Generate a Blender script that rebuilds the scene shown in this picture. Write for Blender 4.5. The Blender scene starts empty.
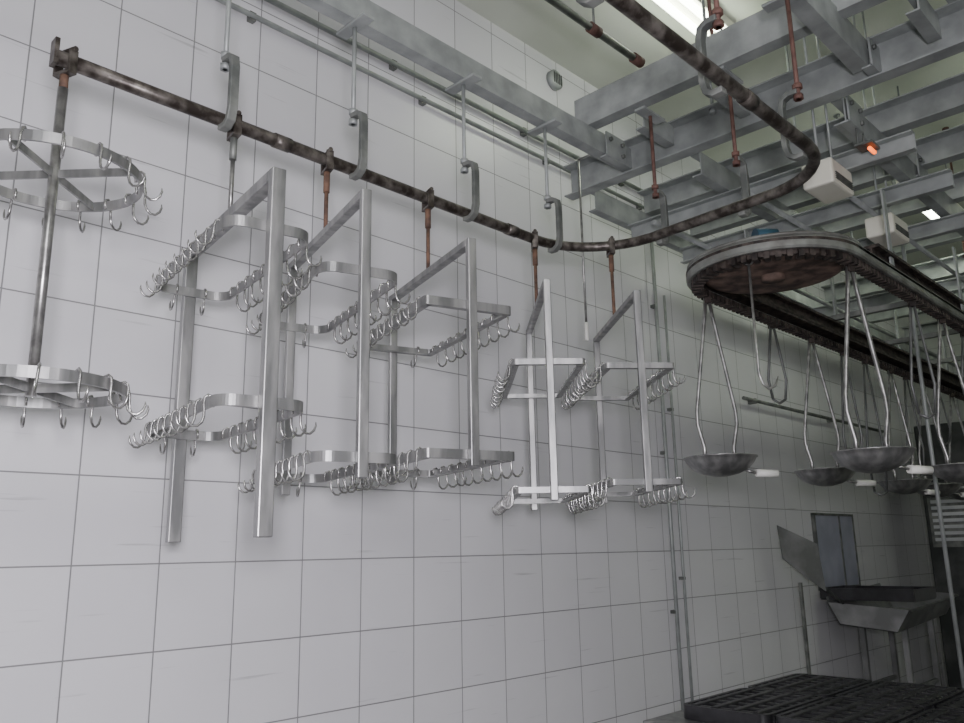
import bpy, math, random, bmesh
from mathutils import Vector, Matrix
random.seed(4)
S = bpy.context.scene
COL = S.collection

# ---------------------------------------------------------------- materials
def newmat(name):
    m = bpy.data.materials.new(name); m.use_nodes = True
    return m, m.node_tree, m.node_tree.nodes['Principled BSDF']
def noisy(name, c1, c2, scale=8, rough=0.4, metal=0.0, detail=6, lo=0.4, hi=0.62, bump=0.0, stretch=(1,1,1), rough2=None):
    m, t, b = newmat(name)
    tc = t.nodes.new('ShaderNodeTexCoord'); mp = t.nodes.new('ShaderNodeMapping')
    mp.inputs['Scale'].default_value = stretch
    n = t.nodes.new('ShaderNodeTexNoise'); n.inputs['Scale'].default_value = scale; n.inputs['Detail'].default_value = detail
    r = t.nodes.new('ShaderNodeValToRGB')
    r.color_ramp.elements[0].position = lo; r.color_ramp.elements[1].position = hi
    r.color_ramp.elements[0].color = (*c1, 1); r.color_ramp.elements[1].color = (*c2, 1)
    t.links.new(tc.outputs['Object'], mp.inputs[0]); t.links.new(mp.outputs[0], n.inputs[0])
    t.links.new(n.outputs[0], r.inputs[0]); t.links.new(r.outputs[0], b.inputs['Base Color'])
    b.inputs['Metallic'].default_value = metal; b.inputs['Roughness'].default_value = rough
    if rough2 is not None:
        mr = t.nodes.new('ShaderNodeMapRange'); mr.inputs['To Min'].default_value = rough; mr.inputs['To Max'].default_value = rough2
        t.links.new(n.outputs[0], mr.inputs[0]); t.links.new(mr.outputs[0], b.inputs['Roughness'])
    if bump:
        bp = t.nodes.new('ShaderNodeBump'); bp.inputs['Strength'].default_value = bump; bp.inputs['Distance'].default_value = 0.004
        t.links.new(n.outputs[0], bp.inputs['Height']); t.links.new(bp.outputs[0], b.inputs['Normal'])
    return m
M_STEEL = noisy('stainless_steel', (.22,.225,.22), (.37,.37,.36), 7, .3, .78, stretch=(3,3,.6), rough2=.5)
M_STEELM = noisy('brushed_tray_steel', (.17,.175,.17), (.28,.285,.28), 5, .45, .4)
M_STEELD = noisy('dull_stainless', (.10,.105,.10), (.19,.195,.19), 5, .45, .5)
M_STEEL2 = noisy('stainless_rod', (.22,.22,.21), (.40,.40,.38), 20, .3, .8)
M_HOOK = noisy('hook_steel', (.28,.28,.27), (.52,.52,.50), 30, .25, .85)
M_GALV = noisy('galvanised_steel', (.26,.28,.27), (.40,.425,.41), 9, .48, .3, detail=12, lo=.35, hi=.7)
M_GALVD = noisy('galvanised_dark', (.11,.12,.11), (.22,.23,.21), 10, .5, .4, detail=10)
M_RAIL = noisy('worn_rail', (.035,.028,.023), (.17,.155,.135), 26, .38, .5, detail=12, lo=.40, hi=.70, bump=.4)
M_RUST = noisy('rust', (.06,.035,.025), (.17,.095,.06), 22, .8, .1, bump=.5)
M_RUSTR = noisy('red_rust_rod', (.08,.038,.03), (.17,.09,.07), 15, .7, .2)
M_RUSTD = noisy('rusty_wheel', (.05,.035,.028), (.19,.13,.10), 12, .7, .25, detail=12, bump=.5)
M_RIM = noisy('dirty_rim', (.13,.13,.115), (.26,.275,.25), 9, .5, .4, detail=12, lo=.36, hi=.64)
M_CHAIN = noisy('greasy_chain', (.02,.016,.014), (.075,.06,.05), 25, .6, .4)
M_WHITE = noisy('white_plastic', (.62,.62,.56), (.75,.75,.7), 6, .5)
M_CREAM = noisy('cream_housing', (.66,.65,.54), (.72,.71,.61), 6, .5)
M_BLACK = noisy('black_plastic', (.010,.010,.011), (.026,.026,.028), 12, .33)
M_DARK = noisy('dark_panel', (.035,.04,.037), (.08,.085,.08), 5, .5, .3)
M_BLUE = noisy('blue_paint', (.010,.045,.08), (.02,.08,.12), 8, .5)
M_PANEL = noisy('lavender_grey_panel', (.30,.31,.38), (.38,.39,.47), 4, .35)
M_LOUV = noisy('pale_grey_louvre', (.40,.42,.42), (.52,.54,.53), 4, .4, .2)
M_CEIL = noisy('ceiling_paint', (.66,.69,.60), (.72,.75,.66), 1.5, .8)
M_FLOOR = noisy('floor_concrete', (.10,.10,.095), (.18,.175,.165), 5, .6, bump=.3)
def emis(name, c, s):
    m, t, b = newmat(name)
    b.inputs['Base Color'].default_value = (*c,1); b.inputs['Emission Color'].default_value = (*c,1); b.inputs['Emission Strength'].default_value = s
    return m
M_TUBE = emis('fluorescent_tube_glow', (.93,1,.86), 16)
M_ORANGE = emis('orange_tube_glow', (1,.16,.02), 2.5)

def tilemat(name, axis, offx, offz, cA, cB):
    m, t, b = newmat(name)
    sp = t.nodes.new('ShaderNodeSeparateXYZ'); cb = t.nodes.new('ShaderNodeCombineXYZ')
    ax = t.nodes.new('ShaderNodeMath'); ax.inputs[1].default_value = -offx + 30; ax.operation='ADD'
    az = t.nodes.new('ShaderNodeMath'); az.inputs[1].default_value = -offz + 30; az.operation='ADD'
    geo = t.nodes.new('ShaderNodeNewGeometry')
    t.links.new(geo.outputs['Position'], sp.inputs[0]); t.links.new(sp.outputs[axis], ax.inputs[0]); t.links.new(sp.outputs[2], az.inputs[0])
    t.links.new(ax.outputs[0], cb.inputs[0]); t.links.new(az.outputs[0], cb.inputs[1])
    br = t.nodes.new('ShaderNodeTexBrick'); br.offset = 0; br.squash = 1
    br.inputs['Scale'].default_value = 1; br.inputs['Brick Width'].default_value = .3; br.inputs['Row Height'].default_value = .3
    br.inputs['Mortar Size'].default_value = .0028; br.inputs['Mortar Smooth'].default_value = .2
    br.inputs['Color1'].default_value = (*cA,1); br.inputs['Color2'].default_value = (*cB,1); br.inputs['Mortar'].default_value = (.25,.25,.25,1)
    t.links.new(cb.outputs[0], br.inputs[0])
    n = t.nodes.new('ShaderNodeTexNoise'); n.inputs['Scale'].default_value = 1.3; n.inputs['Detail'].default_value = 6
    t.links.new(geo.outputs['Position'], n.inputs[0])
    mr = t.nodes.new('ShaderNodeMapRange'); mr.inputs['To Min'].default_value = .90; mr.inputs['To Max'].default_value = 1.05
    t.links.new(n.outputs[0], mr.inputs[0])
    mp = t.nodes.new('ShaderNodeMapping'); mp.inputs['Scale'].default_value = (1.2,1.2,26)
    n2 = t.nodes.new('ShaderNodeTexNoise'); n2.inputs['Scale'].default_value = 1.6; n2.inputs['Detail'].default_value = 4
    t.links.new(geo.outputs['Position'], mp.inputs[0]); t.links.new(mp.outputs[0], n2.inputs[0])
    m2 = t.nodes.new('ShaderNodeMapRange'); m2.inputs['From Min'].default_value=.65; m2.inputs['From Max'].default_value=.73
    m2.inputs['To Min'].default_value = 1; m2.inputs['To Max'].default_value = .74
    t.links.new(n2.outputs[0], m2.inputs[0])
    mu = t.nodes.new('ShaderNodeMath'); mu.operation='MULTIPLY'
    t.links.new(mr.outputs[0], mu.inputs[0]); t.links.new(m2.outputs[0], mu.inputs[1])
    mx = t.nodes.new('ShaderNodeMix'); mx.data_type='RGBA'; mx.blend_type='MULTIPLY'; mx.inputs[0].default_value = 1
    t.links.new(br.outputs[0], mx.inputs[6]); t.links.new(mu.outputs[0], mx.inputs[7])
    t.links.new(mx.outputs[2], b.inputs['Base Color'])
    b.inputs['Roughness'].default_value = .30
    bp = t.nodes.new('ShaderNodeBump'); bp.invert = True; bp.inputs['Strength'].default_value=.4; bp.inputs['Distance'].default_value=.003
    t.links.new(br.outputs['Fac'], bp.inputs['Height']); t.links.new(bp.outputs[0], b.inputs['Normal'])
    return m
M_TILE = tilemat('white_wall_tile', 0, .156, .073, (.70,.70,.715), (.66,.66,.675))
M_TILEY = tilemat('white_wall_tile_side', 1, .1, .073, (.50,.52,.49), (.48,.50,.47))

# ---------------------------------------------------------------- mesh builder
class MB:
    def __init__(s): s.v=[]; s.f=[]; s.sm=[]
    def add(s, vs, fs, smooth=False):
        o=len(s.v); s.v += [tuple(v) for v in vs]
        for f in fs: s.f.append([i+o for i in f]); s.sm.append(smooth)
        return s
    def box(s, c, d, M=None):
        hx,hy,hz = d[0]/2,d[1]/2,d[2]/2
        vs=[Vector((x,y,z)) for x in(-hx,hx) for y in(-hy,hy) for z in(-hz,hz)]
        if M is not None: vs=[M@v for v in vs]
        vs=[v+Vector(c) for v in vs]
        return s.add(vs,[(0,1,3,2),(4,6,7,5),(0,4,5,1),(2,3,7,6),(0,2,6,4),(1,5,7,3)])
    def tube(s, pts, r, n=10, closed=False, caps=True):
        P=[Vector(p) for p in pts]; k=len(P)
        rr = r if isinstance(r,(list,tuple)) else [r]*k
        T=[]
        for i in range(k):
            if closed: t=P[(i+1)%k]-P[i-1]
            else: t=P[min(i+1,k-1)]-P[max(i-1,0)]
            T.append(t.normalized())
        u=Vector((0,0,1)) if abs(T[0].z)<.9 else Vector((1,0,0))
        N=(u-T[0]*u.dot(T[0])).normalized(); vs=[]
        for i in range(k):
            N=(N-T[i]*N.dot(T[i])).normalized(); B=T[i].cross(N)
            for j in range(n):
                a=2*math.pi*j/n; vs.append(P[i]+(N*math.cos(a)+B*math.sin(a))*rr[i])
        fs=[]
        for i in range(k if closed else k-1):
            i2=(i+1)%k
            for j in range(n):
                j2=(j+1)%n; fs.append((i*n+j,i*n+j2,i2*n+j2,i2*n+j))
        s.add(vs,fs,True)
        if caps and not closed:
            s.add(vs[:n],[tuple(range(n))[::-1]]); s.add(vs[-n:],[tuple(range(n))])
        return s
    def cyl(s,a,b,r,n=12): return s.tube([a,b],r,n)
    def sweep(s, pts, prof, closed=False):
        P=[Vector(p) for p in pts]; k=len(P); n=len(prof); vs=[]
        for i in range(k):
            if closed: a=(P[i]-P[i-1]); b=(P[(i+1)%k]-P[i])
            else: a=P[i]-P[max(i-1,0)]; b=P[min(i+1,k-1)]-P[i]
            if a.length<1e-9:a=b
            if b.length<1e-9:b=a
            a=a.normalized(); b=b.normalized(); t=(a+b).normalized()
            o=Vector((t.y,-t.x,0)); sc=1/max(.5,t.dot(a))
            for (q,z) in prof: vs.append(P[i]+o*q*sc+Vector((0,0,z)))
        fs=[]
        for i in range(k if closed else k-1):
            i2=(i+1)%k
            for j in range(n):
                j2=(j+1)%n; fs.append((i*n+j,i2*n+j,i2*n+j2,i*n+j2))
        s.add(vs,fs)
        if not closed: s.add(vs[:n],[tuple(range(n))]); s.add(vs[-n:],[tuple(range(n))[::-1]])
        return s
    def lathe(s, prof, c=(0,0,0), n=28):
        vs=[]; c=Vector(c)
        for (r,z) in prof:
            for j in range(n):
                a=2*math.pi*j/n; vs.append(c+Vector((r*math.cos(a),r*math.sin(a),z)))
        fs=[]
        for i in range(len(prof)-1):
            for j in range(n):
                j2=(j+1)%n; fs.append((i*n+j,i*n+j2,(i+1)*n+j2,(i+1)*n+j))
        return s.add(vs,fs,True)
    def mesh(s, name, mat):
        me=bpy.data.meshes.new(name); me.from_pydata(s.v,[],s.f); me.materials.append(mat)
        me.polygons.foreach_set('use_smooth', s.sm); me.update()
        bm=bmesh.new(); bm.from_mesh(me); bmesh.ops.remove_doubles(bm,verts=bm.verts,dist=1e-6)
        bmesh.ops.recalc_face_normals(bm,faces=bm.faces); bm.to_mesh(me); bm.free()
        return me
    def obj(s, name, mat, parent=None, loc=(0,0,0), rz=0, bevel=0, label=None):
        o=bpy.data.objects.new(name, s.mesh(name,mat)); COL.objects.link(o)
        o.location=loc; o.rotation_euler=(0,0,rz)
        if parent: o.parent=parent
        if bevel:
            b=o.modifiers.new('bevel','BEVEL'); b.width=bevel; b.segments=2; b.limit_method='ANGLE'
        if label: o['label']=label
        return o
def empty(name, loc=(0,0,0), rz=0):
    e=bpy.data.objects.new(name,None); COL.objects.link(e); e.location=loc; e.rotation_euler=(0,0,rz); e.empty_display_size=.1
    return e
def tag(o,label,cat,group=None):
    o['label']=label; o['category']=cat
    if group: o['group']=group
    return o
def struct(o,label=None):
    o['kind']='structure'
    if label: o['label']=label
    return o
def copy_tree(o, loc, rz=None):
    def cp(src, par):
        n=src.copy(); COL.objects.link(n)
        if par is not None: n.parent=par
        for ch in src.children: cp(ch,n)
        return n
    n=cp(o,None); n.location=loc
    if rz is not None: n.rotation_euler=(0,0,rz)
    return n
D=math.radians

# ---------------------------------------------------------------- room shell
X0,X1,Y0,Y1,ZC = -2.6,9.8,-6.0,0.0,4.65
struct(MB().box(((X0+X1)/2,.1,ZC/2),(X1-X0+.4,.2,ZC)).obj('wall_back',M_TILE),'white glazed tile wall with grey grout')
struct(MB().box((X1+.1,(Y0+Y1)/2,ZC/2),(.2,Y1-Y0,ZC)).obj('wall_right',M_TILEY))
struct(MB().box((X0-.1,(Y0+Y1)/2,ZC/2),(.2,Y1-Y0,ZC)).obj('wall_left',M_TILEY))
struct(MB().box(((X0+X1)/2,Y0-.1,ZC/2),(X1-X0+.4,.2,ZC)).obj('wall_front',M_TILE))
struct(MB().box(((X0+X1)/2,(Y0+Y1)/2,-.1),(X1-X0+.4,Y1-Y0+.4,.2)).obj('floor',M_FLOOR))
struct(MB().box(((X0+X1)/2,(Y0+Y1)/2,ZC+.1),(X1-X0+.4,Y1-Y0+.4,.2)).obj('ceiling',M_CEIL))

# ---------------------------------------------------------------- overhead rail
RZ=2.92; RY=-.75; R2=-1.955; RX=2.96
path=[(.625,RY)]+[(x,RY) for x in (1,1.5,2,2.4)]
r=.36
for i in range(0,10):
    a=math.pi/2-math.pi/2*i/9
    path.append((RX-r+r*math.cos(a), RY-r+r*math.sin(a)))
r=.30
for i in range(0,10):
    a=-math.pi/2*i/9
    path.append((RX-.04-r+r*math.cos(a), R2+r+r*math.sin(a)))
path += [(2.2,R2),(1.6,R2),(.8,R2),(0,R2),(-1.6,R2)]
off=Vector((RX,-1.3,RZ))
rail=empty('overhead_rail',off)
MB().tube([Vector((x,y,RZ))-off for x,y in path],.0215,14).obj('rail_pipe',M_RAIL,rail)
MB().box(Vector((.625,RY,RZ+.012))-off,(.012,.036,.075)).obj('end_stop',M_RAIL,rail)
for x,y in ((1.33,RY),(2.45,RY),(2.2,R2)):
    MB().cyl(Vector((x-.03,y,RZ))-off,Vector((x+.03,y,RZ))-off,.0245,14).obj('joint_collar',M_RAIL,rail)
tag(rail,'dark worn steel pipe rail bending in a U below the beams','rail')

BZ=3.50
def hanger(x,y,sy,top=BZ,mr=M_GALV,rot=0, fat=1.0):
    e=empty('rail_hanger',(x,y,RZ),rot)
    t=top-RZ; m=MB()
    w=.030*fat; th=.018*fat; s=sy
    z1=.205; yo=s*.062
    pts=[(0,0,z1),(0,yo*.55,z1),(0,yo*.9,z1-.012),(0,yo,z1-.045),(0,yo,.02),(0,yo*.85,-.018),(0,yo*.5,-.032),(0,0,-.03)]
    P=[Vector(p) for p in pts]; vs=[]
    for i,p in enumerate(P):
        a=P[min(i+1,len(P)-1)]-P[max(i-1,0)]; a.normalize(); n=Vector((0,a.z,-a.y))
        for (q,h) in ((-w/2,-th/2),(w/2,-th/2),(w/2,th/2),(-w/2,th/2)): vs.append(p+Vector((q,0,0))+n*h)
    fs=[]
    for i in range(len(P)-1):
        for j in range(4): fs.append((i*4+j,i*4+(j+1)%4,i*4+4+(j+1)%4,i*4+4+j))
    m.add(vs,fs); m.add(vs[:4],[(0,1,2,3)]); m.add(vs[-4:],[(3,2,1,0)])
    m.obj('bracket',M_GALVD,e,bevel=.003)
    MB().cyl((0,0,z1-.03),(0,0,t),.008,10).obj('rod',mr,e)
    MB().cyl((0,0,z1+.01),(0,0,z1+.028),.017,6).obj('nut',mr,e)
    MB().cyl((0,0,z1-.03),(0,0,z1-.012),.017,6).obj('nut',mr,e)
    MB().box((0,0,t-.006),(.05,.17,.012)).obj('clamp_plate',M_GALV,e,bevel=.002)
    return e
for i,(x,mr) in enumerate(((1.117,M_GALV),(1.617,M_GALV),(2.176,M_GALV),(2.70,M_GALV))):
    tag(hanger(x,RY,-1,mr=mr),'galvanised C-shaped bracket on a threaded rod holding the rail','bracket','rail hangers')
for x in (1.45,2.05):
    tag(hanger(x,R2,1,mr=M_RUSTR,fat=1.1),'C-shaped bracket on a rusty threaded rod holding the rail','bracket','rail hangers')
for (x,y,rot) in ((RX,-1.15,math.pi/2),(RX-.03,-1.55,math.pi/2)):
    tag(hanger(x,y,-1,mr=M_RUSTR,rot=rot),'C-shaped bracket on a rusty red rod at the rail bend','bracket','rail hangers')
tag(hanger(2.62,R2+.01,1,mr=M_RUSTR),'C-shaped bracket on a rusty threaded rod holding the rail','bracket','rail hangers')

# ---------------------------------------------------------------- steel support beams (C channels)
def channel(a,b,h=.12,w=.06,t=.007,side=1,mat=M_GALV,label='galvanised steel channel beam of the overhead frame',name='channel_beam'):
    a=Vector(a); b=Vector(b); d=(b-a); L=d.length; ang=math.atan2(d.y,d.x)
    m=MB(); s=side
    prof=[(0,0),(w*s,0),(w*s,t),(t*s,t),(t*s,h-t),(w*s,h-t),(w*s,h),(0,h)]
    vs=[]
    for x in (0,L):
        for (y,z) in prof: vs.append((x,y,z))
    n=8; fs=[(j,(j+1)%n,n+(j+1)%n,n+j) for j in range(n)]
    m.add(vs,fs)
    for o in (0,n):
        m.add([vs[o+k] for k in range(n)],[(0,1,2,3),(0,3,4,7),(4,5,6,7)])
    o=m.obj(name,mat,None,a,ang)
    tag(o,label,'steel beam','overhead frame beams')
    return o
channel((-2.5,RY-.03,BZ),(3.36,RY-.03,BZ),.11,.06,side=1,label='long galvanised channel beam running above the rail')
channel((-2.5,R2-.03,BZ+.001),(3.3,R2-.03,BZ+.001),.13,.065,side=1,label='galvanised channel beam above the returning rail')
channel((3.0,-.70,BZ+.111),(3.0,-4.8,BZ+.111),.16,.07,side=1,label='galvanised channel crossbeam over the rail beams')
channel((3.40,-.36,BZ-.03),(3.40,-4.8,BZ-.03),.18,.075,side=-1,label='deep galvanised channel crossbeam near the tiled wall')
for i,(x,h) in enumerate(((3.98,.15),(4.5,.15),(5.1,.15),(5.8,.13),(6.6,.14),(7.5,.14),(8.5,.14))):
    channel((x,-.45,BZ-.0),(x,-4.8,BZ-.0),h,.075,side=-1)
for i,x in enumerate((3.75,4.3,4.95,6.2)):
    channel((x,-.50,BZ-.22),(x,-2.0,BZ-.22),.09,.045,side=-1,label='short galvanised channel crossbar above the conveyor')
for y in (-1.12,-1.82):
    channel((3.45,y,BZ-.12),(9.3,y,BZ-.12),.12,.055,side=1,label='galvanised channel beam carrying the chain conveyor')
channel((3.42,-.5,BZ-.12),(9.3,-.5,BZ-.12),.12,.05,side=1,label='galvanised channel beam near the tiled wall')
channel((3.05,-2.35,BZ+.151),(9.3,-2.35,BZ+.151),.12,.06,side=1)
channel((3.05,-2.7,BZ+.28),(9.3,-2.7,BZ+.28),.14,.06,side=1)
for y in (-1.05,-1.45,-2.25):
    channel((3.07,y,BZ+.02),(3.33,y,BZ+.02),.10,.05,side=1,label='short galvanised tie between the crossbeams')
def gusset(x,y,z):
    m=MB(); m.box((0,0,0),(.16,.008,.13)); m.box((0,.02,-.06),(.16,.04,.008))
    o=m.obj('gusset_plate',M_GALV,None,(x,y,z))
    MB().cyl((-.05,-.016,.03),(-.05,-.004,.03),.012,6).obj('bolt',M_GALVD,o)
    MB().cyl((.05,-.016,.03),(.05,-.004,.03),.012,6).obj('bolt',M_GALVD,o)
    MB().cyl((.05,-.016,-.03),(.05,-.004,-.03),.012,6).obj('bolt',M_GALVD,o)
    return tag(o,'galvanised bolted gusset plate joining two frame beams','plate','beam gusset plates')
for (x,y,z) in ((3.36,R2-.045,BZ+.06),(3.52,-1.835,BZ-.06),(4.45,-1.835,BZ-.01),(3.2,RY-.045,BZ+.05)):
    gusset(x,y,z)
def droprod(x,y,z0,z1,mat=M_GALV,r=.008):
    e=MB().cyl((0,0,0),(0,0,z1-z0),r,10)
    e.cyl((0,0,-.012),(0,0,.012),r*2.1,6)
    e.cyl((0,0,z1-z0-.01),(0,0,z1-z0),r*3,12)
    return tag(e.obj('threaded_rod',mat,None,(x,y,z0)),'rusty threaded rod from the ceiling to a beam' if mat is M_RUSTR else 'galvanised threaded rod from the ceiling to a beam','rod','frame hanging rods')
for (x,y,mt) in ((2.2,R2,M_RUSTR),(3.02,-1.45,M_RUSTR),(3.36,-1.25,M_GALV),(3.36,-2.2,M_RUSTR),(4.46,-1.2,M_GALV),(5.76,-1.0,M_GALV),(6.56,-1.5,M_RUSTR)):
    droprod(x,y,BZ+.13,ZC,mt)
def pipe(name,pts,r,mat,label,cat='pipe',group=None,clips=None):
    o=Vector(pts[0]); e=empty(name,o)
    MB().tube([Vector(p)-o for p in pts],r,12).obj('pipe_run',mat,e)
    for c in (clips or []):
        MB().box(Vector(c[0])-o,c[1]).obj('pipe_clip',M_GALVD,e)
    return tag(e,label,cat,group)
pipe('conduit_pipe',[(-2.4,-.03,4.02),(4.7,-.03,4.02)],.014,M_GALV,'thin galvanised conduit running along the tiled wall',group='wall conduits',clips=[((x,-.015,4.02),(.03,.03,.045)) for x in (0.4,1.4,2.4,3.4,4.4)])
pipe('conduit_pipe',[(-2.4,-.03,3.9),(4.7,-.03,3.9)],.012,M_GALV,'thin galvanised conduit running along the tiled wall',group='wall conduits',clips=[((x,-.015,3.9),(.03,.03,.04)) for x in (0.6,1.6,2.6,3.6,4.6)])
pipe('water_pipe',[(4.70,-.035,0),(4.70,-.035,3.8)],.012,M_GALV,'vertical galvanised pipe clipped to the tiled wall',group='wall risers',clips=[((4.70,-.018,z),(.034,.036,.02)) for z in (1.2,2.2,3.2)])
pipe('water_pipe',[(4.82,-.03,0),(4.82,-.03,3.3)],.009,M_GALV,'thin vertical pipe clipped to the tiled wall',group='wall risers',clips=[((4.82,-.018,z),(.028,.036,.02)) for z in (1.4,2.5)])
pipe('horizontal_wall_pipe',[(5.8,-.06,2.69),(8.9,-.06,2.69)],.014,M_GALVD,'horizontal pipe along the tiled wall',clips=[((x,-.03,2.69),(.03,.06,.04)) for x in (6,7.5)])
pipe('vertical_pipe',[(5.3,-1.45,0),(5.3,-1.45,4.3),(5.3,-1.2,4.3)],.012,M_GALV,'thin vertical galvanised pipe from floor to frame')
pipe('vertical_pipe',[(5.2,-2.03,0),(5.2,-2.03,4.65)],.014,M_GALVD,'dark vertical steel pipe from floor to ceiling')
for y,z in ((-1.3,3.25),(-.8,3.24),(-1.62,3.26)):
    pipe('air_pipe',[(3.5,y,z),(9.2,y,z)],.013,M_GALV,'thin galvanised pipe running through the overhead frame',group='overhead thin pipes')
# upper service pipe with rusty fittings
e=empty('service_pipe',(3.20,-.97,3.95))
MB().tube([(0,0,0),(-3.4,0,0)],.018,12).obj('pipe_run',M_GALVD,e)
for x in (-.03,-.38):
    MB().cyl((x-.035,0,0),(x+.035,0,0),.026,12).obj('pipe_fitting',M_RUSTR,e,label='reddish rusted pipe fitting')
for x in (-.38,-2.2): MB().cyl((x,0,.02),(x,0,.70),.006,8).obj('drop_rod',M_GALVD,e)
tag(e,'grey service pipe with reddish fittings hung below the ceiling','pipe')

# ---------------------------------------------------------------- hooks
def hook_mesh():
    pts=[(-.010,0,-.012),(-.012,0,.006),(-.008,0,.016),(.002,0,.020),(.010,0,.014),(.013,0,0),(.012,0,-.02),(.013,0,-.036),
         (.018,0,-.050),(.029,0,-.060),(.042,0,-.060),(.053,0,-.050),(.058,0,-.036),(.057,0,-.026)]
    n=len(pts); rr=[.0036]*(n-2)+[.003,.0012]
    return MB().tube(pts,rr,7).mesh('hook',M_HOOK)
HM=hook_mesh()
def put_hook(parent,p,ang,sc=1.0):
    o=bpy.data.objects.new('hook',HM); COL.objects.link(o); o.parent=parent
    o.location=p; o.rotation_euler=(random.uniform(-.07,.07),random.uniform(-.07,.07),ang+random.uniform(-.12,.12)); o.scale=(sc,)*3
def rrect(L,W,r,z,n=10):
    out=[]
    for (cx,cy,a0) in ((L/2-r,W/2-r,0),(-L/2+r,W/2-r,90),(-L/2+r,-W/2+r,180),(L/2-r,-W/2+r,270)):
        for i in range(n+1):
            a=math.radians(a0+90*i/n); out.append((cx+r*math.cos(a),cy+r*math.sin(a),z))
    return out
def trolley(e, zr, rust=M_RUST, sw=.12):
    m=MB()
    m.box((0,.028,zr-.008),(.026,.008,.066)); m.box((0,-.028,zr-.008),(.026,.008,.066))
    m.box((0,0,zr-.041),(.026,.064,.010)); m.cyl((0,-.038,zr+.026),(0,.038,zr+.026),.008,10)
    m.obj('trolley',M_RAIL,e,bevel=.002)
    MB().cyl((0,0,zr-sw),(0,0,zr-.04),.0115,10).obj('swivel',rust,e,label='rusty swivel joint')
def rack(x,yaw,W,L,zt,zu,zl,zb,rad,tw,rust,nh,ns,label,rodmat=None,y0=RY,bh=.03):
    e=empty('hook_rack',(x,y0,zb),yaw); H=lambda z:z-zb
    top=H(zt)
    trolley(e,H(RZ),rust)
    MB().cyl((0,0,top-.01),(0,0,H(RZ)-.11),.0075,10).obj('hanging_rod',rodmat or rust,e)
    y=W/2+tw/2
    MB().box((0,-y,top/2),(tw,tw*.8,top)).obj('upright',M_STEEL,e,bevel=.003)
    MB().box((0,y,top/2),(tw,tw*.8,top)).obj('upright',M_STEEL,e,bevel=.003)
    MB().box((0,0,top-tw*.4),(tw,2*y-tw*.8,tw*.8)).obj('top_bar',M_STEEL,e,bevel=.003)
    for z in (H(zu),H(zl)):
        p=rrect(L,W,rad,z)
        pr=[(-.003,-bh/2),(.003,-bh/2),(.003,bh/2),(-.003,bh/2)]
        if rad<.03: pr=[(-.022,-bh/2),(.003,-bh/2),(.003,bh/2),(-.001,bh/2),(-.001,-bh/2+.005),(-.022,-bh/2+.005)]
        ring=MB().sweep(p,pr,True).obj('hook_ring',M_STEEL,e)
        for i in range(nh):
            t=-W/2+rad*.8+(W-1.6*rad)*(i+.5)/nh
            put_hook(ring,(L/2,t,z),0); put_hook(ring,(-L/2,t,z),math.pi)
        for i in range(ns):
            t=(-L/2+rad*.5)+(L-rad)*(i+.5)/ns
            if abs(t)<tw*.8: continue
            put_hook(ring,(t,W/2,z),math.pi/2)
    return tag(e,label,'hook rack','hook racks on the rail')
rack(1.160,D(-9),.69,.24,2.62,2.46,1.98,1.64,.05,.040,M_GALVD,9,2,'steel hook rack with rounded rings and long thick legs',M_STEEL2)
rack(1.511,D(-16),.70,.25,2.66,2.41,1.86,1.80,.05,.031,M_RUST,9,2,'steel hook rack with two rounded hook rings and rusty swivel')
rack(1.976,D(-18),.68,.32,2.63,2.40,1.90,1.86,.012,.031,M_RUST,9,3,'steel hook rack with two square-cornered hook rings')
rack(2.60,D(-43.5),.72,.27,2.61,2.29,1.81,1.77,.010,.028,M_RUST,9,0,'steel hook rack with square rings turned sideways on rusty swivel',bh=.022)
rack(2.912,D(-41),.72,.27,2.59,2.29,1.84,1.80,.010,.028,M_RUST,9,0,'steel hook rack with square rings at the rail bend',y0=-.93,bh=.022)

zb=1.99
e=empty('round_hook_rack',(.655,RY,zb),D(20))
trolley(e,RZ-zb,M_RUST,.09)
MB().cyl((0,0,0),(0,0,RZ-zb-.085),.0135,14).obj('pole',M_STEEL2,e)
for z,R in ((2.585-zb,.215),(2.01-zb,.215)):
    n=64; p=[(R*math.cos(2*math.pi*i/n),R*math.sin(2*math.pi*i/n),z) for i in range(n)]
    ring=MB().sweep(p,[(-.0035,-.014),(.0035,-.014),(.0035,.014),(-.0035,.014)],True).obj('hook_ring',M_STEEL,e)
    for i in range(16):
        a=2*math.pi*(i+.5)/16; put_hook(ring,(R*math.cos(a),R*math.sin(a),z),a,1.0)
    for i in range(4):
        a=math.pi/2*i+.4
        MB().box((R/2*math.cos(a),R/2*math.sin(a),z),(R,.006,.022),Matrix.Rotation(a,3,'Z')).obj('spoke',M_STEEL,e)
tag(e,'round steel hook carousel on a central pole hanging from rail','hook rack')

e=empty('hanging_rod',(3.16,RY+.16,2.62))
MB().tube([(0,0,.03),(0,0,.93)],.006,8).obj('thin_rod',M_STEEL2,e)
MB().cyl((0,0,-.03),(0,0,.06),.010,10).obj('grip',M_WHITE,e)
MB().tube([(0,0,.93),(0,-.08,.93),(0,-.16,.90)],.006,8).obj('hook_arm',M_STEEL2,e)
tag(e,'thin pale rod hanging from the beam beside the wall','rod')

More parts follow.
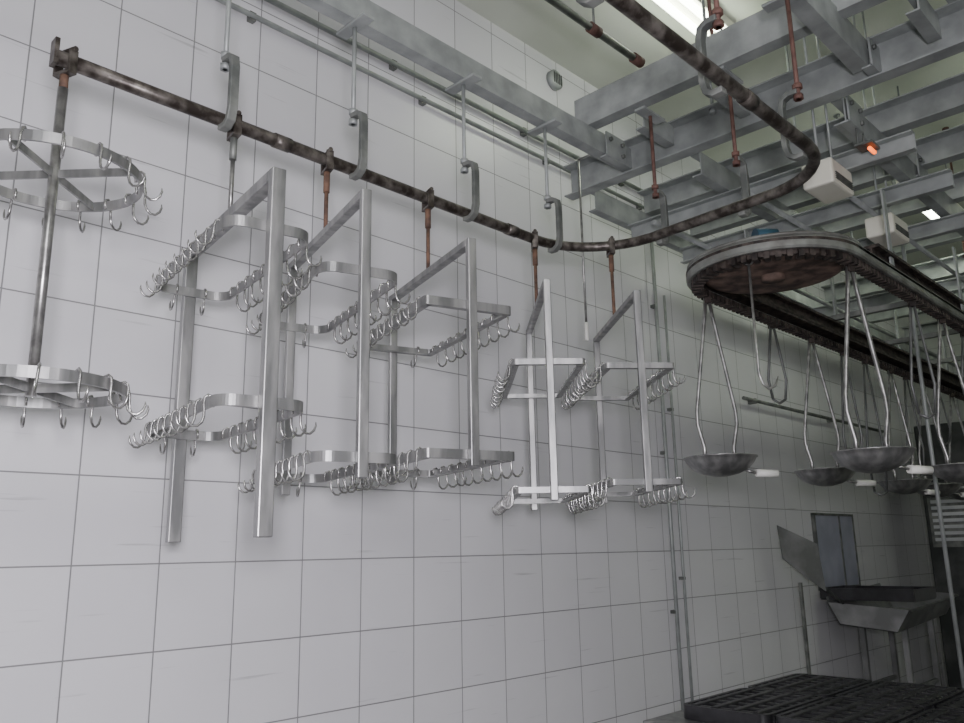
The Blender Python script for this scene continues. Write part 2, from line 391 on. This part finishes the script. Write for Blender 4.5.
# ---------------------------------------------------------------- chain conveyor (stadium)
CX,CY,CZ=3.37,-1.46,2.75
XE=8.9
def stadium(R,z):
    out=[]
    for i in range(25):
        a=math.pi/2+math.pi*i/24; out.append((R*math.cos(a),R*math.sin(a),z))
    for i in range(25):
        a=-math.pi/2+math.pi*i/24; out.append((XE-CX+R*math.cos(a),R*math.sin(a),z))
    return out
conv=empty('chain_conveyor',(CX,CY,CZ))
MB().sweep(stadium(.370,.0),[(-.025,.0),(-.006,-.002),(.0,.006),(.0,.044),(-.008,.054),(-.025,.054)],True).obj('outer_skirt',M_RIM,conv,label='dirty grey-green galvanised edge strip')
MB().sweep(stadium(.32,.0),[(-.05,.03),(.05,.03),(.05,.042),(-.05,.042)],True).obj('top_track',M_CHAIN,conv)
for s in (-1,1):
    m=MB(); y=s*.32
    m.sweep([(.30,y,0),(5.3,y,0)],[(-.035,.055),(.035,.055),(.035,.068),(.006,.068),(.006,.118),(.035,.118),(.035,.132),(-.035,.132),(-.035,.118),(-.006,.118),(-.006,.068),(-.035,.068)])
    m.obj('upper_beam_track',M_CHAIN,conv,label='dark greasy I-beam track')
MB().lathe([(.04,.0),(.265,.0),(.29,.008),(.29,.024),(.265,.028),(.04,.028)],n=48).obj('wheel',M_RUSTD,conv,label='large rusty turning wheel')
MB().lathe([(0.0,-.02),(.05,-.02),(.05,.1),(0,.1)],n=20).obj('wheel_hub',M_RUSTD,conv)
MB().lathe([(0,.056),(.365,.055),(.365,.066),(.2,.09),(0,.10)],n=48).obj('cover_plate',M_RIM,conv)
m=MB(); p=stadium(.325,-.006)
P=[Vector(q) for q in p]; P.append(P[0])
m.sweep(p,[(-.012,-.012),(.012,-.012),(.012,.012),(-.012,.012)],True)
acc=0
for i in range(len(P)-1):
    a,b=P[i],P[i+1]; L=(b-a).length; d=(b-a).normalized(); ang=math.atan2(d.y,d.x)
    while acc<L:
        q=a+d*acc
        if q.x<4.6: m.box(q+Vector((0,0,-.010)),(.022,.05,.03),Matrix.Rotation(ang,3,'Z'))
        acc+=.042
    acc-=L
m.obj('chain',M_CHAIN,conv)
for k in range(5):
    for s in (-1,1):
        MB().box((.50+k*1.1,s*.34,.24),(.04,.008,.42)).obj('support_strap',M_GALV,conv)
for k in range(6):
    MB().box((.55+k*.9,0,.147),(.035,.68,.03)).obj('cross_tie',M_GALVD,conv)
tag(conv,'long oval overhead chain conveyor with a rusty turning wheel','conveyor')

e=empty('gear_motor',(3.42,-1.42,2.955),D(-40))
MB().tube([(-.05,0,0),(.05,0,0)],.04,20).obj('motor_body',M_BLUE,e)
m=MB(); m.box((0,0,-.045),(.11,.07,.012)); m.box((0,0,-.08),(.06,.06,.06)); m.obj('motor_mount',M_DARK,e)
tag(e,'small dark blue gear motor on the conveyor head','motor')

def pan_hanger(x,y,zp,yaw,R=.155):
    top=CZ-.03
    e=empty('pan_hanger',(x,y,zp),yaw); t=top-zp
    MB().lathe([(0,-.068),(.03,-.067),(R*.5,-.056),(R*.78,-.034),(R*.94,-.006),(R,.012),(R+.006,.014),(R+.006,.018),(R-.004,.017),(R*.9,.0),(R*.74,-.026),(R*.45,-.048),(.03,-.06),(0,-.061)],n=36).obj('pan',M_STEEL,e)
    for s in (-1,1):
        MB().tube([(s*.008,0,t),(s*.02,0,t-.1),(s*.055,0,t*.58),(s*.088,0,t*.3),(s*.09,0,t*.22),(s*.066,0,.06),(s*.07,0,-.03)],.009,8).obj('hanger_rod',M_STEEL2,e)
    MB().box((0,0,t),(.03,.03,.05)).obj('chain_clip',M_CHAIN,e,bevel=.003)
    MB().tube([(R*.7,0,-.04),(R+.01,0,-.055)],.006,8).obj('spigot',M_STEEL2,e)
    MB().tube([(R+.002,0,-.053),(R+.10,0,-.058)],.017,12).obj('handle',M_WHITE,e,label='white plastic handle')
    return tag(e,'rounded steel bowl hung on two bent rods from the conveyor','pan','pans on the conveyor')
for (x,y,z,yw,R) in ((3.36,-1.14,1.965,-42,.155),(4.50,-1.14,1.97,-48,.155),(3.40,-1.775,1.935,-35,.15),(5.75,-1.14,1.97,-30,.155),
      (4.6,-1.78,1.95,-50,.155),(5.8,-1.78,1.96,-20,.155),(7.1,-1.14,1.97,-50,.155),(7.2,-1.78,1.97,-35,.155),(8.2,-1.14,1.97,-20,.155),(6.5,-1.78,1.97,-60,.155),(5.2,-1.78,1.97,-65,.155),(6.4,-1.14,1.97,-50,.155)):
    pan_hanger(x,y,z,D(yw),R)
def long_hook(x,y,L,yaw):
    e=empty('long_hook',(x,y,CZ-.03-L),yaw)
    pts=[(0,0,L),(0,0,.12),(.0,0,.06),(.012,0,.02),(.035,0,.0),(.06,0,.012),(.075,0,.05)]
    MB().tube(pts,[.006]*6+[.002],8).obj('hook_wire',M_STEEL2,e)
    MB().tube([(.018*math.cos(a),0,L+.015+.018*math.sin(a)) for a in [i*math.pi/6 for i in range(12)]],.004,6,closed=True).obj('eye',M_STEEL2,e)
    return tag(e,'long steel hook hanging from the conveyor chain','hook','long conveyor hooks')
long_hook(3.06,-1.50,.52,D(-45))
def link_rod(x,y,L):
    # empty shackle: two thin rods splaying from one chain clip
    e=empty('empty_shackle',(x,y,CZ-.03-L),D(-30-40*random.random()))
    for s in (-1,1):
        MB().tube([(s*.006,0,L),(s*.03,0,L*.6),(s*.05,0,L*.25),(s*.035,0,0)],.007,8).obj('shackle_rod',M_STEELD,e)
    MB().tube([(-.035,0,0),(0,0,-.02),(.035,0,0)],.007,8).obj('shackle_bar',M_STEELD,e)
    MB().box((0,0,L),(.03,.03,.05)).obj('chain_clip',M_CHAIN,e)
    return tag(e,'empty dull steel shackle hanging from the conveyor chain','shackle','empty conveyor shackles')
for i,(x,y) in enumerate(((4.02,-1.14),(4.15,-1.78),(4.95,-1.14),(5.3,-1.14),(5.0,-1.78),(5.5,-1.78),(6.05,-1.14),(6.15,-1.78),(6.75,-1.14),(6.9,-1.78),(7.5,-1.14),(7.8,-1.14),(7.6,-1.78),(8.0,-1.78),(8.5,-1.14))):
    link_rod(x,y,.40+.14*(i%4))

# ---------------------------------------------------------------- ceiling lights
def batten(x,y,L=1.2,z=ZC,rt=.018):
    e=empty('fluorescent_light',(x,y,z-.1))
    MB().box((0,0,.065),(L,.16,.07)).obj('housing',M_CREAM,e,bevel=.006)
    for s in (-1,1):
        MB().cyl((-L/2+.03,s*.05,.0),(L/2-.03,s*.05,.0),rt,12).obj('tube',M_TUBE,e)
        for q in (-1,1): MB().box((q*(L/2-.02),s*.05,.012),(.025,.035,.05)).obj('tube_holder',M_WHITE,e)
    if z<ZC:
        for s in (-1,1): MB().cyl((s*L*.4,0,.1),(s*L*.4,0,ZC-z+.1),.006).obj('suspension_rod',M_GALV,e)
    return tag(e,'twin-tube fluorescent batten '+('on the ceiling' if z==ZC else 'hung on rods below the ceiling'),'ceiling light','ceiling lights')
batten(3.85,-.93,.9,rt=.022); batten(8.6,-2.4)
for x in (-.5,3,6.5): batten(x,-4.6)  # extra battens out of view, added for general room illumination
batten(6.15,-1.45,1.2,z=4.0,rt=.032)
e=empty('heat_lamp',(3.57,-1.87,3.27))
MB().cyl((-.03,0,0),(.03,0,0),.009,12).obj('glowing_tube',M_ORANGE,e)
MB().box((0,0,.022),(.10,.04,.012)).obj('reflector',M_GALVD,e)
for s in (-1,1): MB().cyl((s*.04,.04,.022),(s*.04,.04,.12),.004).obj('bracket_rod',M_GALVD,e)
MB().box((0,.03,.026),(.09,.05,.008)).obj('bracket_arm',M_GALVD,e)
tag(e,'small glowing orange heater tube under a beam','lamp')

def housing(x,y,z,d,label):
    e=empty('equipment_box',(x,y,z))
    MB().box((0,0,0),d).obj('casing',M_CREAM,e,bevel=.012)
    for k in range(4): MB().box((0,-d[1]/2-.003,-d[2]*.3+k*d[2]*.08),(d[0]*.8,.006,d[2]*.03)).obj('vent_slat',M_GALVD,e)
    for s in (-1,1): MB().cyl((s*d[0]*.35,0,d[2]/2),(s*d[0]*.35,0,ZC-z),.006).obj('suspension_rod',M_GALV,e)
    return tag(e,label,'equipment box')
housing(3.62,-1.65,3.215,(.24,.14,.12),'cream-coloured equipment box hung below the steel beams')
housing(4.40,-1.64,3.19,(.24,.14,.11),'pale cream equipment box hung among the steel beams')

e=empty('wall_vent',(3.72,-.0,4.5))
M90=Matrix.Rotation(math.pi/2,3,'X')
m=MB().lathe([(0,.0),(.065,0),(.065,.03),(.05,.04),(0,.04)],n=28); m.v=[tuple(M90@Vector(v)) for v in m.v]; m.obj('cover',M_GALV,e)
for k in range(-2,3): MB().box((k*.017,-.042,0),(.006,.004,.07)).obj('grille_slat',M_DARK,e)
tag(e,'small round grey vent high on the tiled wall','vent')

# ---------------------------------------------------------------- table + crates
tb=empty('steel_table',(4.04,-1.45,0))
MB().box((0,0,.825),(1.42,1.56,.03)).obj('table_top',M_STEEL,tb,bevel=.004)
MB().box((0,0,.3),(1.22,1.32,.02)).obj('lower_shelf',M_STEELD,tb)
for sx in(-1,1):
    for sy in(-1,1): MB().box((sx*.6,sy*.65,.405),(.04,.04,.81)).obj('leg',M_STEELD,tb)
tag(tb,'stainless steel work table under the black crates','table')
def crate(loc):
    e=empty('plastic_crate',loc); lx,ly,h=.60,.42,.06
    m=MB()
    m.sweep(rrect(lx,ly,.045,0),[(-.020,0),(0,0),(0,h),(-.020,h)],True)
    for s in(-1,1):
        for k in range(8): m.box((-lx/2+.06+k*.069,s*(ly/2+.003),h/2),(.012,.008,h*.8))
    m.obj('side_wall',M_BLACK,e)
    m=MB()
    for k in range(7): m.box((-lx/2+.01+(k+.5)*(lx-.02)/7,0,h-.012),(.030,ly-.03,.02))
    for k in range(4): m.box((0,-ly/2+.01+(k+.5)*(ly-.02)/4,h-.008),(lx-.03,.034,.024))
    m.obj('lattice_base',M_BLACK,e,bevel=.006)
    return tag(e,'black moulded plastic crate upturned on the table','crate','black crates on the table')
c0=crate((3.77,-.99,.842))
for i in range(2):
    for j in range(3):
        if i==0 and j==0: continue
        copy_tree(c0,(3.77+i*.62,-.99-j*.44,.842))

# ---------------------------------------------------------------- trough by the wall
tr=empty('steel_trough',(7.35,-.42,0))
L=1.2
def plate_prof(m,prof,x0,x1,th=.006,sl=0):
    n=len(prof); vs=[(x0,y,z-sl) for y,z in prof]+[(x1,y,z+sl) for y,z in prof]+[(x0,y,z-th-sl) for y,z in prof]+[(x1,y,z-th+sl) for y,z in prof]
    fs=[(i,i+1,n+i+1,n+i) for i in range(n-1)]+[(2*n+i,3*n+i,3*n+i+1,2*n+i+1) for i in range(n-1)]
    m.add(vs,fs)
SL=.03
m=MB(); plate_prof(m,[(-.34,1.13),(-.32,1.14),(-.22,.98),(.20,1.02),(.28,1.18),(.29,1.22)],-L/2,L/2,sl=SL)
for x,q in((-L/2,-SL),(L/2,SL)): m.add([(x,-.32,1.14+q),(x,-.22,.98+q),(x,.20,1.02+q),(x,.28,1.18+q)],[(0,1,2,3)])
m.obj('basin',M_STEELM,tr)
for sx in(-.45,.6):
    for sy in(-1,1): MB().box((sx*L/2,sy*.16,.49),(.04,.04,.98)).obj('leg',M_STEELM,tr)
for sy in (-1,1): MB().box((.04,sy*.16,.5),(.62,.03,.03)).obj('brace',M_STEELM,tr)
tag(tr,'stainless steel trough on legs beside the tiled wall','trough')
sp=empty('splash_plate',(6.12,-.25,0))
m=MB(); Rm=Matrix.Rotation(D(-38),3,'Z')
vs=[(-.17,0,1.74),(.13,0,1.60),(.16,0,1.26),(.02,0,1.36),(-.15,0,1.50)]
v1=[Rm@Vector(v) for v in vs]; v2=[Rm@(Vector(v)+Vector((0,.012,0))) for v in vs]
m.add(v1+v2,[(0,1,2,3,4),(9,8,7,6,5)]+[(i,(i+1)%5,5+(i+1)%5,5+i) for i in range(5)])
m.obj('plate',M_STEELM,sp)
MB().box((.1,.08,.66),(.022,.022,1.32)).obj('post',M_GALVD,sp)
MB().tube([(.1,-.06,1.32),(.35,-.08,1.2),(.45,-.08,1.16)],.012,8).obj('side_arm',M_DARK,sp)
tag(sp,'tilted grey steel splash plate standing by the wall','splash plate')
bx=empty('black_tray',(7.05,-.42,1.165),0)
m=MB(); m.box((0,0,.01),(.50,.70,.02)); m.box((0,.35,.05),(.50,.012,.08)); m.box((0,-.35,.05),(.50,.012,.08)); m.box((.25,0,.05),(.012,.7,.08)); m.box((-.25,0,.05),(.012,.7,.08)); m.obj('tray_body',M_BLACK,bx)
tag(bx,'black plastic tray resting on the steel trough','tray')
pn=empty('wall_panel',(7.35,0,1.54))
MB().box((0,-.012,0),(.8,.02,.6)).obj('panel_board',M_PANEL,pn)
m=MB()
for s in(-1,1): m.box((s*.41,-.015,0),(.02,.03,.62)); m.box((0,-.015,s*.305),(.84,.03,.02))
m.box((.1,-.026,0),(.02,.01,.6)); m.obj('panel_frame',M_GALVD,pn)
tag(pn,'grey-lavender framed panel mounted on the tiled wall','panel')
cb=empty('control_cabinet',(8.95,-.62,0))
MB().box((0,0,1.45),(.6,.5,2.5)).obj('cabinet_body',M_DARK,cb,bevel=.01)
MB().box((-.31,0,1.85),(.02,.42,.6)).obj('cabinet_door',M_GALVD,cb)
for k in range(9): MB().box((-.325,0,1.62+k*.058),(.014,.36,.03)).obj('louvre_slat',M_LOUV,cb)
for sx in(-1,1):
    for sy in(-1,1): MB().box((sx*.26,sy*.21,.1),(.05,.05,.2)).obj('leg',M_DARK,cb)
tag(cb,'tall dark control cabinet with a louvred grey door','cabinet')

# ---------------------------------------------------------------- camera
cam=bpy.data.cameras.new('Camera'); co=bpy.data.objects.new('Camera',cam); COL.objects.link(co)
Xa=Vector((.7007,-.1468,-.6982)); Za=Vector((-.0178,.9748,-.2227))
Xa.normalize(); Za=(Za-Xa*Za.dot(Xa)).normalized(); Ya=Za.cross(Xa)
R=Matrix((Xa,Ya,Za))
co.matrix_world=Matrix.Translation((0,-2.95,1.6))@R.to_4x4()
cam.sensor_width=36; cam.lens=825/964*36; cam.clip_start=.02
S.camera=co

# ---------------------------------------------------------------- lights
def area(loc,tgt,size,power,col=(1,1,1)):
    l=bpy.data.lights.new('area_light','AREA'); l.size=size; l.energy=power; l.color=col
    o=bpy.data.objects.new('area_light',l); COL.objects.link(o); o.location=loc
    o.rotation_euler=(Vector(tgt)-Vector(loc)).to_track_quat('-Z','Y').to_euler()
area((-.1,-3.15,1.75),(1.5,-.5,1.65),.30,100,(1,.95,1.05))
area((-.9,-4.3,3.6),(.9,0,1.2),1.6,62,(.98,.955,1.02))  # added soft fill from behind and left of the camera
area((6.0,-3.6,4.3),(6.8,-.3,1.6),1.5,12,(.85,1,.78))  # added fill that lifts the ambient light on the right
w=bpy.data.worlds.new('World'); S.world=w; w.use_nodes=True
w.node_tree.nodes['Background'].inputs[0].default_value=(.8,.85,.8,1); w.node_tree.nodes['Background'].inputs[1].default_value=.1
